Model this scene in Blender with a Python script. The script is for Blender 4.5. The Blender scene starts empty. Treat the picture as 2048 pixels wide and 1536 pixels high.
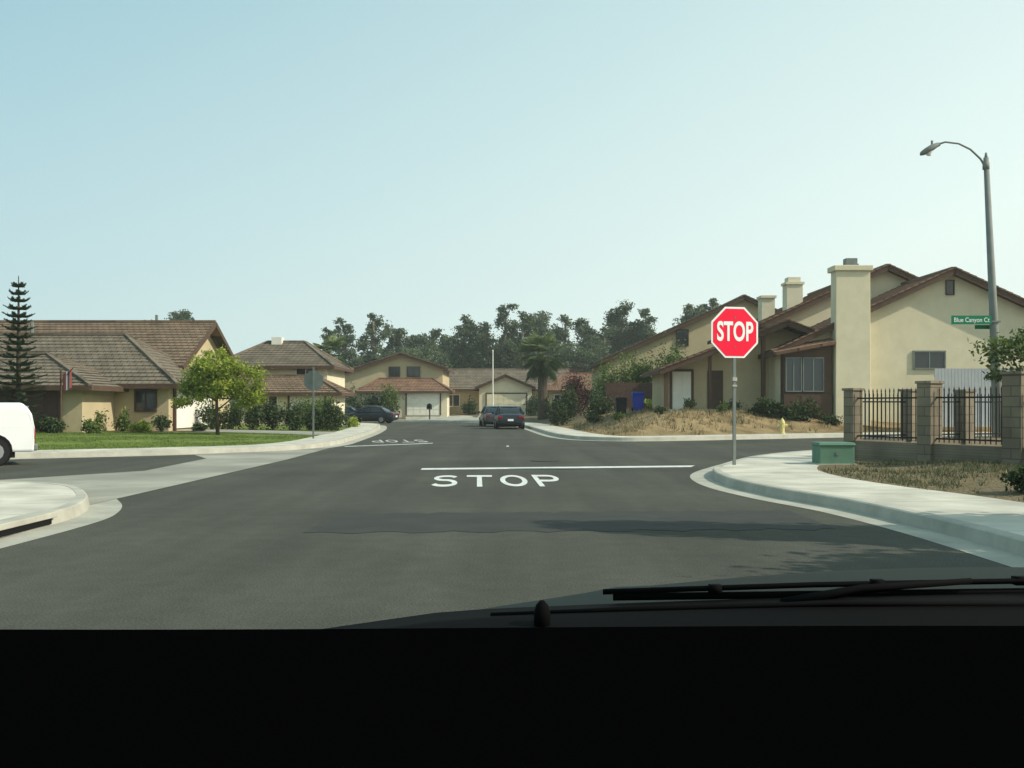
import bpy, math, random
import numpy as np
from mathutils import Vector, Matrix
random.seed(4); rng=np.random.default_rng(7)
scene=bpy.context.scene
scene.view_settings.view_transform='Standard'; scene.view_settings.look='None'; scene.view_settings.exposure=0
C=scene.collection
# ------------------------------------------------------------------ materials
def nodes(name):
    m=bpy.data.materials.new(name); m.use_nodes=True
    nt=m.node_tree; return m,nt,nt.nodes['Principled BSDF']
def mat(name,c1,c2=None,scale=2.0,rough=.85,bump=0.0,bscale=40,metal=0,spec=.25,c3=None,s3=.15):
    m,nt,b=nodes(name); N=nt.nodes; L=nt.links
    b.inputs['Roughness'].default_value=rough; b.inputs['Metallic'].default_value=metal
    b.inputs['Specular IOR Level'].default_value=spec
    b.inputs['Base Color'].default_value=(*c1,1)
    tc=N.new('ShaderNodeTexCoord')
    if c2:
        n=N.new('ShaderNodeTexNoise'); n.inputs['Scale'].default_value=scale; n.inputs['Detail'].default_value=8; n.inputs['Roughness'].default_value=.65
        L.new(tc.outputs['Object'],n.inputs['Vector'])
        r=N.new('ShaderNodeValToRGB'); r.color_ramp.elements[0].position=.32; r.color_ramp.elements[1].position=.68
        r.color_ramp.elements[0].color=(*c1,1); r.color_ramp.elements[1].color=(*c2,1)
        L.new(n.outputs['Fac'],r.inputs['Fac']); out=r.outputs['Color']
        if c3:
            n3=N.new('ShaderNodeTexNoise'); n3.inputs['Scale'].default_value=s3; n3.inputs['Detail'].default_value=4
            L.new(tc.outputs['Object'],n3.inputs['Vector'])
            r3=N.new('ShaderNodeMapRange'); r3.inputs[1].default_value=.42; r3.inputs[2].default_value=.62
            L.new(n3.outputs['Fac'],r3.inputs[0])
            mx=N.new('ShaderNodeMix'); mx.data_type='RGBA'; mx.inputs[7].default_value=(*c3,1)
            L.new(r3.outputs[0],mx.inputs[0]); L.new(out,mx.inputs[6]); out=mx.outputs[2]
        L.new(out,b.inputs['Base Color'])
    if bump:
        n2=N.new('ShaderNodeTexNoise'); n2.inputs['Scale'].default_value=bscale; n2.inputs['Detail'].default_value=6
        L.new(tc.outputs['Object'],n2.inputs['Vector'])
        bp=N.new('ShaderNodeBump'); bp.inputs['Strength'].default_value=bump; bp.inputs['Distance'].default_value=.03
        L.new(n2.outputs['Fac'],bp.inputs['Height']); L.new(bp.outputs[0],b.inputs['Normal'])
    return m
def brickmat(name,c1,c2,mort,bw,bh,ms,bump=.4,coord='UV',off=.5,rough=.85):
    m,nt,b=nodes(name); N=nt.nodes; L=nt.links
    b.inputs['Roughness'].default_value=rough; b.inputs['Specular IOR Level'].default_value=.2
    tc=N.new('ShaderNodeTexCoord'); br=N.new('ShaderNodeTexBrick')
    br.offset=off
    br.inputs['Color1'].default_value=(*c1,1); br.inputs['Color2'].default_value=(*c2,1); br.inputs['Mortar'].default_value=(*mort,1)
    br.inputs['Scale'].default_value=1; br.inputs['Brick Width'].default_value=bw; br.inputs['Row Height'].default_value=bh
    br.inputs['Mortar Size'].default_value=ms; br.inputs['Bias'].default_value=0
    L.new(tc.outputs[coord],br.inputs['Vector'])
    n=N.new('ShaderNodeTexNoise'); n.inputs['Scale'].default_value=1.3; n.inputs['Detail'].default_value=8
    L.new(tc.outputs['Object'],n.inputs['Vector'])
    mr=N.new('ShaderNodeMapRange'); mr.inputs[1].default_value=.3; mr.inputs[2].default_value=.7; mr.inputs[3].default_value=.72; mr.inputs[4].default_value=1.15
    L.new(n.outputs['Fac'],mr.inputs[0])
    mx=N.new('ShaderNodeMix'); mx.data_type='RGBA'; mx.blend_type='MULTIPLY'; mx.inputs[0].default_value=1
    L.new(br.outputs['Color'],mx.inputs[6]); L.new(mr.outputs[0],mx.inputs[7]); L.new(mx.outputs[2],b.inputs['Base Color'])
    bp=N.new('ShaderNodeBump'); bp.inputs['Strength'].default_value=bump; bp.inputs['Distance'].default_value=.02; bp.invert=True
    L.new(br.outputs['Fac'],bp.inputs['Height']); L.new(bp.outputs[0],b.inputs['Normal'])
    return m
def leafmat(name,dark,light,trans=.3):
    m,nt,b=nodes(name); N=nt.nodes; L=nt.links
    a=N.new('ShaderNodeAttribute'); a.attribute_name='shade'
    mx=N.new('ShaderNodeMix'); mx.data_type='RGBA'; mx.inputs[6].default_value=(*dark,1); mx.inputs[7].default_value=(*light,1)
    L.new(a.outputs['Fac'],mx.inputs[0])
    L.new(mx.outputs[2],b.inputs['Base Color']); b.inputs['Roughness'].default_value=.7; b.inputs['Specular IOR Level'].default_value=.2
    t=N.new('ShaderNodeBsdfTranslucent'); L.new(mx.outputs[2],t.inputs['Color'])
    ms=N.new('ShaderNodeMixShader'); ms.inputs[0].default_value=trans
    L.new(b.outputs[0],ms.inputs[1]); L.new(t.outputs[0],ms.inputs[2]); L.new(ms.outputs[0],N['Material Output'].inputs['Surface'])
    return m
M={}
M['paint']=mat('road_paint',(.72,.72,.68),(.44,.45,.42),5,.8)
M['paintold']=mat('worn_paint',(.56,.56,.52),(.26,.26,.245),5,.8)
M['concrete']=brickmat('concrete_walk',(.55,.52,.44),(.49,.465,.39),(.26,.245,.2),1.5,2.4,.014,.3,off=0)
M['kerb']=mat('kerb_concrete',(.46,.44,.37),(.31,.30,.25),1.5,.9,.2)
M['gutter']=mat('gutter_concrete',(.43,.415,.345),(.29,.28,.235),1.2,.9,.2)
M['apron']=mat('apron_concrete',(.36,.345,.285),(.26,.25,.21),.9,.9,.25,30,c3=(.21,.205,.172),s3=.3)
M['stucco']=mat('stucco_cream',(.68,.61,.43),(.59,.53,.37),1.1,.95,.35,60)
M['stucco2']=mat('stucco_tan',(.50,.415,.26),(.43,.355,.22),1.1,.95,.3,60)
M['stucco3']=mat('stucco_pale',(.70,.64,.47),(.61,.55,.40),1.1,.95,.3,60)
M['brown']=mat('brown_trim',(.10,.06,.04),(.068,.042,.028),3,.8)
M['white']=mat('white_trim',(.76,.74,.65),(.68,.66,.57),3,.7)
M['roof']=brickmat('roof_tile',(.17,.12,.08),(.225,.158,.105),(.06,.042,.03),.33,.38,.02,.6)
M['roof2']=brickmat('roof_tile_red',(.21,.122,.08),(.27,.16,.105),(.075,.045,.033),.33,.38,.02,.6)
M['roof3']=brickmat('roof_shingle_grey',(.16,.132,.098),(.20,.165,.122),(.06,.048,.038),.33,.38,.02,.6)
M['glass']=mat('window_glass',(.02,.028,.03),None,rough=.08,spec=.6)
M['carglass']=mat('car_glass',(.012,.015,.016),None,rough=.08,spec=.6)
M['block']=brickmat('slump_block',(.24,.20,.145),(.20,.165,.115),(.13,.11,.08),.4,.2,.012,.5,coord='UV')
M['iron']=mat('black_iron',(.012,.012,.013),None,rough=.5)
M['galv']=mat('galvanised_steel',(.20,.22,.20),(.15,.165,.155),4,.55,metal=.3)
M['polegrey']=mat('lamp_pole_concrete',(.22,.235,.21),(.17,.18,.165),3,.7)
M['bark']=mat('bark',(.10,.075,.05),(.055,.042,.03),6,.95,.5,20)
M['barkl']=mat('bark_pale',(.22,.19,.15),(.12,.10,.075),4,.95,.5,20)
M['red']=mat('sign_red',(.93,.003,.045),(.90,.003,.04),2,.5)
M['flagred']=mat('flag_red',(.22,.05,.05),None)
M['flagwhite']=mat('flag_white',(.35,.34,.36),None)
M['signw']=mat('sign_white',(.88,.88,.86),None,rough=.5)
M['signg']=mat('sign_green',(.0,.20,.09),(.0,.18,.08),2,.5)
M['boxg']=mat('utility_green',(.12,.22,.15),(.09,.18,.125),3,.8)
M['blue']=mat('bin_blue',(.02,.05,.40),(.018,.04,.32),4,.5)
M['black']=mat('bin_black',(.012,.014,.014),None,rough=.6)
M['tyre']=mat('tyre',(.015,.015,.015),None,rough=.9)
M['rim']=mat('wheel_rim',(.35,.35,.36),None,rough=.4,metal=.6)
M['carblk']=mat('car_paint_dark',(.012,.016,.024),None,rough=.22,spec=.5)
M['carblue']=mat('car_paint_slate',(.035,.05,.06),None,rough=.25,spec=.5)
M['carwht']=mat('van_paint_white',(.72,.73,.72),(.68,.69,.68),2,.3,spec=.5)
M['hood']=mat('hood_paint',(.006,.014,.011),(.004,.010,.008),4,.5,spec=.04)
M['dash']=mat('dash_plastic',(.0012,.0012,.0014),None,rough=1,spec=.0)
M['rubber']=mat('rubber',(.003,.003,.003),None,rough=.8,spec=.05)
M['tail']=mat('tail_light',(.25,.01,.01),None,rough=.2)
M['head']=mat('head_light',(.6,.6,.6),None,rough=.15)
M['hyd']=mat('hydrant_yellow',(.66,.56,.25),(.6,.5,.2),6,.6)
M['woodf']=mat('wood_fence',(.11,.06,.05),(.07,.04,.032),3,.9,.3)
M['paleF']=mat('pale_fence',(.42,.43,.44),(.36,.37,.37),2,.9)
M['tar']=mat('tar_seal',(.030,.031,.028),(.048,.049,.044),5,.8)
M['patch']=mat('reflection_band',(.034,.035,.031),(.046,.047,.041),1.6,.9,.2,60)  # dashboard reflection put into the road as a darker colour
M['dark']=mat('dark_void',(.004,.004,.004),None,rough=1)
def asphalt():
    m,nt,b=nodes('asphalt'); N=nt.nodes; L=nt.links
    tc=N.new('ShaderNodeTexCoord')
    def noise(s,d=6,vec=None):
        n=N.new('ShaderNodeTexNoise'); n.inputs['Scale'].default_value=s; n.inputs['Detail'].default_value=d
        L.new(vec or tc.outputs['Object'],n.inputs['Vector']); return n.outputs['Fac']
    def mr(x,a,bb,c,d):
        r=N.new('ShaderNodeMapRange'); r.inputs[1].default_value=a; r.inputs[2].default_value=bb; r.inputs[3].default_value=c; r.inputs[4].default_value=d
        L.new(x,r.inputs[0]); return r.outputs[0]
    def mul(a,c):
        r=N.new('ShaderNodeMath'); r.operation='MULTIPLY'; L.new(a,r.inputs[0]); L.new(c,r.inputs[1]); return r.outputs[0]
    mp=N.new('ShaderNodeMapping'); mp.inputs['Scale'].default_value=(1.2,.06,1); L.new(tc.outputs['Object'],mp.inputs['Vector'])
    f=mul(mul(mr(noise(.35),.3,.7,.86,1.14),mr(noise(60,3),.3,.7,.62,1.38)),mul(mr(noise(4),.3,.7,.92,1.08),mr(noise(1,4,mp.outputs[0]),.35,.65,.88,1.12)))
    v=N.new('ShaderNodeVectorMath'); v.operation='SCALE'; v.inputs[0].default_value=(.0680,.0680,.0555); L.new(f,v.inputs['Scale'])
    L.new(v.outputs[0],b.inputs['Base Color']); b.inputs['Roughness'].default_value=.95; b.inputs['Specular IOR Level'].default_value=.12
    bp=N.new('ShaderNodeBump'); bp.inputs['Strength'].default_value=.5; bp.inputs['Distance'].default_value=.01
    L.new(noise(70,3),bp.inputs['Height']); L.new(bp.outputs[0],b.inputs['Normal'])
    return m
M['asphalt']=asphalt()
def groundmat():
    m,nt,b=nodes('ground_cover'); N=nt.nodes; L=nt.links
    tc=N.new('ShaderNodeTexCoord'); a=N.new('ShaderNodeAttribute'); a.attribute_name='mask'
    sp=N.new('ShaderNodeSeparateColor'); L.new(a.outputs['Color'],sp.inputs[0])
    def ramp(s,c1,c2):
        n=N.new('ShaderNodeTexNoise'); n.inputs['Scale'].default_value=s; n.inputs['Detail'].default_value=8; n.inputs['Roughness'].default_value=.7
        L.new(tc.outputs['Object'],n.inputs['Vector'])
        r=N.new('ShaderNodeValToRGB'); r.color_ramp.elements[0].position=.38; r.color_ramp.elements[1].position=.62
        r.color_ramp.elements[0].color=(*c1,1); r.color_ramp.elements[1].color=(*c2,1); L.new(n.outputs['Fac'],r.inputs[0]); return r.outputs[0]
    dirt=ramp(.9,(.11,.095,.06),(.18,.15,.10)); lawn=ramp(.5,(.11,.155,.035),(.17,.22,.055)); dry=ramp(.8,(.17,.125,.065),(.34,.25,.135))
    def mix(f,x,y):
        k=N.new('ShaderNodeMix'); k.data_type='RGBA'; L.new(f,k.inputs[0]); L.new(x,k.inputs[6]); L.new(y,k.inputs[7]); return k.outputs[2]
    o=mix(sp.outputs[0],dirt,lawn); o=mix(sp.outputs[1],o,dry)
    L.new(o,b.inputs['Base Color']); b.inputs['Roughness'].default_value=1; b.inputs['Specular IOR Level'].default_value=.05
    n=N.new('ShaderNodeTexNoise'); n.inputs['Scale'].default_value=14; n.inputs['Detail'].default_value=8; L.new(tc.outputs['Object'],n.inputs['Vector'])
    bp=N.new('ShaderNodeBump'); bp.inputs['Strength'].default_value=.9; bp.inputs['Distance'].default_value=.1
    L.new(n.outputs['Fac'],bp.inputs['Height']); L.new(bp.outputs[0],b.inputs['Normal'])
    return m
M['ground']=groundmat()
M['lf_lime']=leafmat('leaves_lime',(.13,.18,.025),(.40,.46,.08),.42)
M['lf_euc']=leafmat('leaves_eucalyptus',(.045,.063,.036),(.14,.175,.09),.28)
M['lf_dark']=leafmat('leaves_dark',(.018,.034,.014),(.07,.10,.035),.2)
M['lf_shade']=leafmat('leaves_cypress',(.018,.034,.014),(.06,.09,.034),.04)
M['lf_mid']=leafmat('leaves_mid',(.04,.07,.02),(.16,.215,.055),.3)
M['lf_lawn']=leafmat('lawn_blades',(.10,.14,.035),(.17,.23,.055),.3)
M['lf_palm']=leafmat('leaves_palm',(.055,.085,.035),(.20,.25,.10),.25)
M['lf_pine']=leafmat('leaves_pine',(.018,.038,.02),(.055,.09,.045),.15)
M['lf_boug']=leafmat('leaves_bougainvillea',(.03,.02,.014),(.13,.035,.04),.2)
M['lf_dry']=leafmat('dry_grass',(.18,.135,.07),(.40,.31,.17),.2)
M['lf_weed']=leafmat('weed_leaves',(.06,.07,.035),(.16,.165,.085),.2)
# ------------------------------------------------------------------ helpers
def group(name,loc=(0,0,0),rz=0,world=True):
    e=bpy.data.objects.new(name,None); e.location=loc; e.rotation_euler=(0,0,rz); e.empty_display_size=.3
    C.objects.link(e); e['w']=1 if world else 0
    return e
def attach(o,p):
    if p is not None:
        o.parent=p
        if p['w']: o.matrix_parent_inverse=Matrix.Translation(-Vector(p.location))
    return o
class MB:
    def __init__(s): s.v=[];s.f=[];s.uv=[]
    def add(s,v,f,uv=None):
        o=len(s.v); s.v+=[tuple(p) for p in v]
        for i,q in enumerate(f):
            s.f.append([k+o for k in q])
            s.uv.append(uv[i] if uv else None)
    def box(s,x0,x1,y0,y1,z0,z1,tx=0,ty=0):
        v=[(x0,y0,z0),(x1,y0,z0),(x1,y1,z0),(x0,y1,z0),(x0+tx,y0+ty,z1),(x1-tx,y0+ty,z1),(x1-tx,y1-ty,z1),(x0+tx,y1-ty,z1)]
        f=[(0,3,2,1),(4,5,6,7),(0,1,5,4),(1,2,6,5),(2,3,7,6),(3,0,4,7)]
        w,d,h=x1-x0,y1-y0,z1-z0
        uv=[[(0,0)]*4,[(0,0),(w,0),(w,d),(0,d)],[(0,0),(w,0),(w,h),(0,h)],[(0,0),(d,0),(d,h),(0,h)],[(0,0),(w,0),(w,h),(0,h)],[(0,0),(d,0),(d,h),(0,h)]]
        s.add(v,f,uv); return s
    def beam(s,a,b,w,h):
        a=Vector(a);b=Vector(b);d=(b-a); l=d.length; d.normalize()
        up=Vector((0,0,1)) if abs(d.z)<.95 else Vector((0,1,0))
        r=d.cross(up).normalized(); u=r.cross(d)
        v=[]
        for p in (a,b):
            for sx,sz in ((-1,-1),(1,-1),(1,1),(-1,1)): v.append(p+r*sx*w/2+u*sz*h/2)
        uvq=[(0,0),(w,0),(w,l),(0,l)]
        s.add(v,[(0,1,2,3),(7,6,5,4),(0,4,5,1),(1,5,6,2),(2,6,7,3),(3,7,4,0)],[uvq]*6); return s
    def tube(s,pts,rad,n=10,cap=True):
        pts=[Vector(p) for p in pts]; rings=[]
        for i,p in enumerate(pts):
            d=(pts[min(i+1,len(pts)-1)]-pts[max(i-1,0)]).normalized()
            up=Vector((0,1,0)) if abs(d.y)<.9 else Vector((1,0,0))
            r=d.cross(up).normalized(); u=r.cross(d); rr=rad[i] if hasattr(rad,'__len__') else rad
            rings.append([p+(r*math.cos(t)+u*math.sin(t))*rr for t in [2*math.pi*k/n for k in range(n)]])
        v=[q for r in rings for q in r]; f=[]
        for i in range(len(pts)-1):
            for k in range(n):
                a=i*n+k;b=i*n+(k+1)%n; f.append((a,b,b+n,a+n))
        if cap: f.append(tuple(range(n))[::-1]); f.append(tuple((len(pts)-1)*n+k for k in range(n)))
        s.add(v,f); return s
    def build(s,name,m,parent=None,smooth=False,bevel=0):
        me=bpy.data.meshes.new(name); me.from_pydata(s.v,[],s.f); me.materials.append(m)
        if any(u for u in s.uv):
            uvl=me.uv_layers.new(name='UVMap'); k=0
            for i,q in enumerate(s.f):
                for j in range(len(q)):
                    uvl.data[k].uv=s.uv[i][j] if s.uv[i] else (0,0); k+=1
        if smooth: me.shade_smooth()
        o=bpy.data.objects.new(name,me); C.objects.link(o); attach(o,parent)
        if bevel:
            md=o.modifiers.new('bevel','BEVEL'); md.width=bevel; md.segments=2; md.limit_method='ANGLE'
        return o
def cr(pts,n=8):
    P=[np.array(p,float) for p in pts]; P=[2*P[0]-P[1]]+P+[2*P[-1]-P[-2]]; out=[]
    for i in range(1,len(P)-2):
        L=np.linalg.norm(P[i+1]-P[i]); m=n if L<20 else 3
        for k in range(m):
            t=k/m; a,b,c,d=P[i-1],P[i],P[i+1],P[i+2]
            ta=(c-a); tb=(d-b)
            ta=ta/np.linalg.norm(ta)*L; tb=tb/np.linalg.norm(tb)*L
            h00=2*t**3-3*t**2+1;h10=t**3-2*t**2+t;h01=-2*t**3+3*t**2;h11=t**3-t**2
            out.append(h00*b+h10*ta+h01*c+h11*tb)
    out.append(P[-2]); return np.array(out)
# ------------------------------------------------------------------ street layout (metres)
R1=cr([(4.75,-200),(4.75,-6),(4.75,8.5),(4.72,11),(4.5,13.3),(4.05,15.2),(3.78,17.4),(3.95,19.8),(4.6,21.9),(6.3,25.6),(8.6,28.6),(11,30.4),(16,32.6),(24,34.2),(60,36)])
R2=cr([(60,48),(22,46.6),(15.05,44.8),(10.2,42.3),(6.4,40.3),(4.6,39.9),(3.1,40.9),(2.3,43.4),(1.85,47.5),(1.1,61),(0.2,73),(-1.5,80.5),(-5,86),(-11,89.5),(-20,92),(-60,99)])
L2=cr([(-60,-4),(-30,15.6),(-13.5,26.4),(-8.6,29.6),(-6.9,31.8),(-6.35,35),(-6.4,38.6),(-7.3,52.8),(-8.7,66),(-10.2,73),(-14,77),(-20,79.5),(-60,86)])
L1=cr([(-5.5,-200),(-5.5,-5),(-5.45,9),(-5.4,11.5),(-5.5,12.7),(-6.05,14.3),(-7.2,16.1),(-8.8,16.8),(-11.2,15.9),(-30,4),(-60,-16)])
poly={'R1':np.vstack([R1,[(1600,36),(1600,-200)]]),'R2':np.vstack([R2,[(-1600,99),(-1600,1600),(1600,1600),(1600,48)]]),
 'L2':np.vstack([L2,[(-1600,86),(-1600,-4)]]),'L1':np.vstack([L1,[(-1600,-16),(-1600,-200)]])}
def sd(P,Q):
    A=Q;B=np.roll(Q,-1,axis=0); d=np.full(len(P),1e9); ins=np.zeros(len(P),bool)
    for a,b in zip(A,B):
        ab=b-a; t=np.clip(((P-a)@ab)/(ab@ab+1e-12),0,1); q=P-(a+t[:,None]*ab); d=np.minimum(d,np.hypot(q[:,0],q[:,1]))
        c=((a[1]>P[:,1])!=(b[1]>P[:,1])); 
        with np.errstate(divide='ignore',invalid='ignore'):
            xi=(b[0]-a[0])*(P[:,1]-a[1])/(b[1]-a[1]+1e-15)+a[0]
        ins^=(c&(P[:,0]<xi))
    return np.where(ins,d,-d)
def sm(t): t=np.clip(t,0,1); return t*t*(3-2*t)
def height(P):
    P=np.asarray(P,float).reshape(-1,2); D={k:sd(P,q) for k,q in poly.items()}
    d=np.max(np.stack(list(D.values())),axis=0)
    z=np.where(d<.3,-.12,np.where(d<.9,-.12+(d-.3)/.6*.25,.13))
    up=np.clip(d-1.7,0,None); X,Y=P[:,0],P[:,1]
    z=z+np.where(D['L2']>0,np.minimum(up*.014,.25),0)
    r2=sm(up/4.4)*1.0*(1-sm((Y-64)/22))*sm((X+1)/5)+np.where(Y>80,np.minimum(up*.03,.3),0)
    z=z+np.where(D['R2']>0,r2,0)+np.where(D['R1']>0,np.minimum(up*.03,.1),0)
    wob=.06*np.sin(X*1.7+Y*.9)*np.sin(Y*1.3-X*.6)*np.clip(up/2,0,1)
    return z+np.where(D['L2']>0,0,wob),d,D
def H(x,y): return float(height([(x,y)])[0][0])
def axis(lo,hi,st,far):
    a=list(np.arange(lo,hi+.01,st)); s=st; l=a[0]; r=a[-1]; L=[];R=[]
    while r<far: s*=1.5; r+=s; R.append(r); l-=s; L.append(l)
    return np.array(L[::-1]+a+R)
xs=axis(-34,34,.5,1600); ys=axis(2,112,.5,1600)
XX,YY=np.meshgrid(xs,ys); P=np.stack([XX.ravel(),YY.ravel()],1)
z,d,D=height(P); nx,ny=len(xs),len(ys)
me=bpy.data.meshes.new('ground'); idx=np.arange(nx*ny).reshape(ny,nx)
F=np.stack([idx[:-1,:-1],idx[:-1,1:],idx[1:,1:],idx[1:,:-1]],-1).reshape(-1,4)
me.from_pydata(np.column_stack([P,z]).tolist(),[],F.tolist()); me.materials.append(M['ground']); me.shade_smooth()
lawn=(D['L2']>1)&(P[:,1]<45.0)&(P[:,0]>-40)|(P[:,1]>112)
lawn=lawn|((D['L2']>1)&(P[:,1]>50))
dry=(D['R2']>.5)&(P[:,1]<70)
col=np.zeros((len(P),4),np.float32); col[:,0]=lawn; col[:,1]=np.where(dry,.95,np.where(D['R1']>0,.3,0)); col[:,3]=1
ca=me.color_attributes.new('mask','FLOAT_COLOR','POINT'); ca.data.foreach_set('color',col.ravel())
g=bpy.data.objects.new('ground',me); C.objects.link(g)
rd=MB(); rd.add([(-1600,-200,0),(1600,-200,0),(1600,200,0),(-1600,200,0)],[(0,1,2,3)]); rd.build('road',M['asphalt'])
def offs(K,sgn,o):
    T=np.gradient(K,axis=0); T/=np.linalg.norm(T,axis=1)[:,None]; Nn=np.stack([T[:,1],-T[:,0]],1)*sgn; return K+Nn*o
def strip(mb,K,sgn,prof):
    arc=np.concatenate([[0],np.cumsum(np.linalg.norm(np.diff(K,axis=0),axis=1))])
    n=len(K); rows=[offs(K,sgn,o) for o,zz in prof]
    for j in range(len(prof)-1):
        v=[(*rows[j][i],prof[j][1]) for i in range(n)]+[(*rows[j+1][i],prof[j+1][1]) for i in range(n)]
        f=[];uv=[]
        vv=abs(prof[j+1][0]-prof[j][0])+abs(prof[j+1][1]-prof[j][1])
        for i in range(n-1):
            f.append((i,i+1,n+i+1,n+i)); uv.append([(arc[i],.1),(arc[i+1],.1),(arc[i+1],.1+vv),(arc[i],.1+vv)])
        mb.add(v,f,uv)
sw=MB();kb=MB();gt=MB()
for K,s,w in ((R1,1,2.05),(R2,1,1.7),(L2,-1,1.6),(L1,-1,2.9)):
    strip(gt,K,s,[(-.42,.004),(.0,.004)])
    strip(kb,K,s,[(0,.0),(.025,.135),(.05,.15),(.17,.153)])
    strip(sw,K,s,[(.17,.15),(w,.15),(w+.01,.02)])
sw.build('sidewalk',M['concrete']); kb.build('kerb',M['kerb']); gt.build('gutter',M['gutter'])
def sheet(name,pts,zz,m):
    b=MB(); b.add([(x,y,zz) for x,y in pts],[tuple(range(len(pts)))],[[(x,y) for x,y in pts]]); return b.build(name,m)
sheet('cross_gutter',[(-5.95,13.4),(-6.25,14.6),(-7.35,16.5),(-8.8,17.25),(-11.4,16.4),(-11.5,17.1),(-9.6,18.9),(-7.9,21.5),(-8.1,26.5),(-9.2,28.8),(-7.2,31.1),(-6.5,33),(-6.05,33.4),(-5.85,26)],.008,M['apron'])
sheet('limit_line',[(-2.0,21.9),(4.1,22.9),(4.3,23.5),(-2.02,22.45)],.004,M['paint'])
sheet('limit_line',[(-5.75,34.2),(-2.95,37.2),(-3.0,37.9),(-5.8,34.8)],.004,M['paintold'])
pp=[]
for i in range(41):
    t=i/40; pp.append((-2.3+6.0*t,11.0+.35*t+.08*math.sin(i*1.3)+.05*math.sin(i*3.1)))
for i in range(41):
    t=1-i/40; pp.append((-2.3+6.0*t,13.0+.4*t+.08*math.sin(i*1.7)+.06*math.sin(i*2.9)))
sheet('reflection_band',pp,.004,M['patch'])  # dark sheet on the road painted for the windshield's dashboard reflection
b=MB(); b.tube([(.84,25.5,.002),(.84,25.5,.012)],.38,24); b.build('manhole_cover',M['tar'])
b=MB(); b.box(-.2,-.1,34.5,34.6,.002,.03,.02,.02); b.build('road_marker',M['paint'])
def text(name,s,m,loc,rot,sx,sy,extr=.0,off=0,parent=None,spacing=1.0):
    cu=bpy.data.curves.new(name,'FONT'); cu.body=s; cu.size=1; cu.align_x='CENTER'; cu.align_y='CENTER'; cu.extrude=extr; cu.offset=off; cu.space_character=spacing
    cu.materials.append(m); o=bpy.data.objects.new(name,cu); C.objects.link(o); o.location=loc; o.rotation_euler=rot; o.scale=(sx,sy,1)
    attach(o,parent); return o
# painted STOP legend built from wide strokes
def arc(cx,cy,rx,ry,a0,a1,n=12): return [(cx+rx*math.cos(math.radians(a0+(a1-a0)*i/n)),cy+ry*math.sin(math.radians(a0+(a1-a0)*i/n))) for i in range(n+1)]
GL={'S':[arc(.5,.74,.38,.17,20,180,8)+arc(.5,.74,.38,.2,190,270,6)[0:]+arc(.5,.29,.38,.25,90,0,6)[1:]+arc(.5,.27,.38,.18,-10,-165,9)],
 'T':[[(.0,.91),(1,.91)],[(.5,.83),(.5,0)]],'O':[arc(.5,.5,.41,.41,0,360,28)],
 'P':[[(.12,0),(.12,1)],[(.21,.91),(.6,.91)]+arc(.6,.685,.29,.225,80,-80,10)+[(.6,.46),(.21,.46)]]}
def legend(name,word,cx,cy,rz,lw,lh,gap,m,zz=.005,st=.19):
    b=MB(); n=len(word); tot=n*lw+(n-1)*gap; c,s_=math.cos(rz),math.sin(rz); k=0
    for i,ch in enumerate(word):
        for st_pts in GL[ch]:
            Q=np.array(st_pts,float); T=np.gradient(Q,axis=0); T/=np.linalg.norm(T,axis=1)[:,None]
            if np.allclose(Q[0],Q[-1]): T[0]=T[-1]=(T[0]+T[-1])/np.linalg.norm(T[0]+T[-1])
            Nn=np.stack([T[:,1],-T[:,0]],1); A=Q+Nn*st/2*[1,.82]; B=Q-Nn*st/2*[1,.82]
            def W(p):
                x=-tot/2+i*(lw+gap)+p[0]*lw; y=(p[1]-.5)*lh; return (cx+x*c-y*s_,cy+x*s_+y*c,zz+k*.0008)
            for j in range(len(Q)-1): b.add([W(A[j]),W(A[j+1]),W(B[j+1]),W(B[j])],[(0,1,2,3)])
            k+=1
    b.build(name,m)
legend('stop_road_marking','STOP',-.29,18.75,math.radians(2),.50,2.9,.14,M['paint'])
legend('stop_road_marking','STOP',-4.5,39.8,math.radians(190),.46,3.0,.12,M['paintold'])
def patch(name,pts,m,zo=.02,n=14):
    (a,b2,c,d2)=[np.array(p,float) for p in pts]; V=[];Fq=[];U=[]
    for j in range(n+1):
        for i in range(n+1):
            u,v=i/n,j/n; p=(a*(1-u)+b2*u)*(1-v)+(d2*(1-u)+c*u)*v; V.append(p)
    V=np.array(V); hz=np.maximum(height(V)[0],.135)+zo
    for j in range(n):
        for i in range(n): k=j*(n+1)+i; Fq.append((k,k+1,k+n+2,k+n+1)); U.append([tuple(V[q]) for q in Fq[-1]])
    mb=MB(); mb.add([(*V[i],hz[i]) for i in range(len(V))],Fq,U); return mb.build(name,m)
patch('driveway',[(-8.2,43.2),(-8.4,48),(-15.6,50.5),(-15.6,46.5)],M['apron'])
patch('driveway',[(-9.6,90.5),(-2.6,87),(-4,98.5),(-10.5,98.5)],M['gutter'])
patch('driveway',[(-3.2,86.5),(-1.2,82.5),(2,106.5),(-3.4,106.5)],M['gutter'])
patch('driveway',[(-9.9,62),(-10.3,68),(-14,68),(-14,63)],M['apron'])
e=group('storm_drain',(-5.4,11.3,0)); MB().box(-5.52,-5.385,10.2,11.7,.02,.085).build('inlet',M['dark'],e)
MB().box(-5.6,-5.36,10.1,11.8,.09,.158).build('lintel',M['kerb'],e,bevel=.01)
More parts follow.
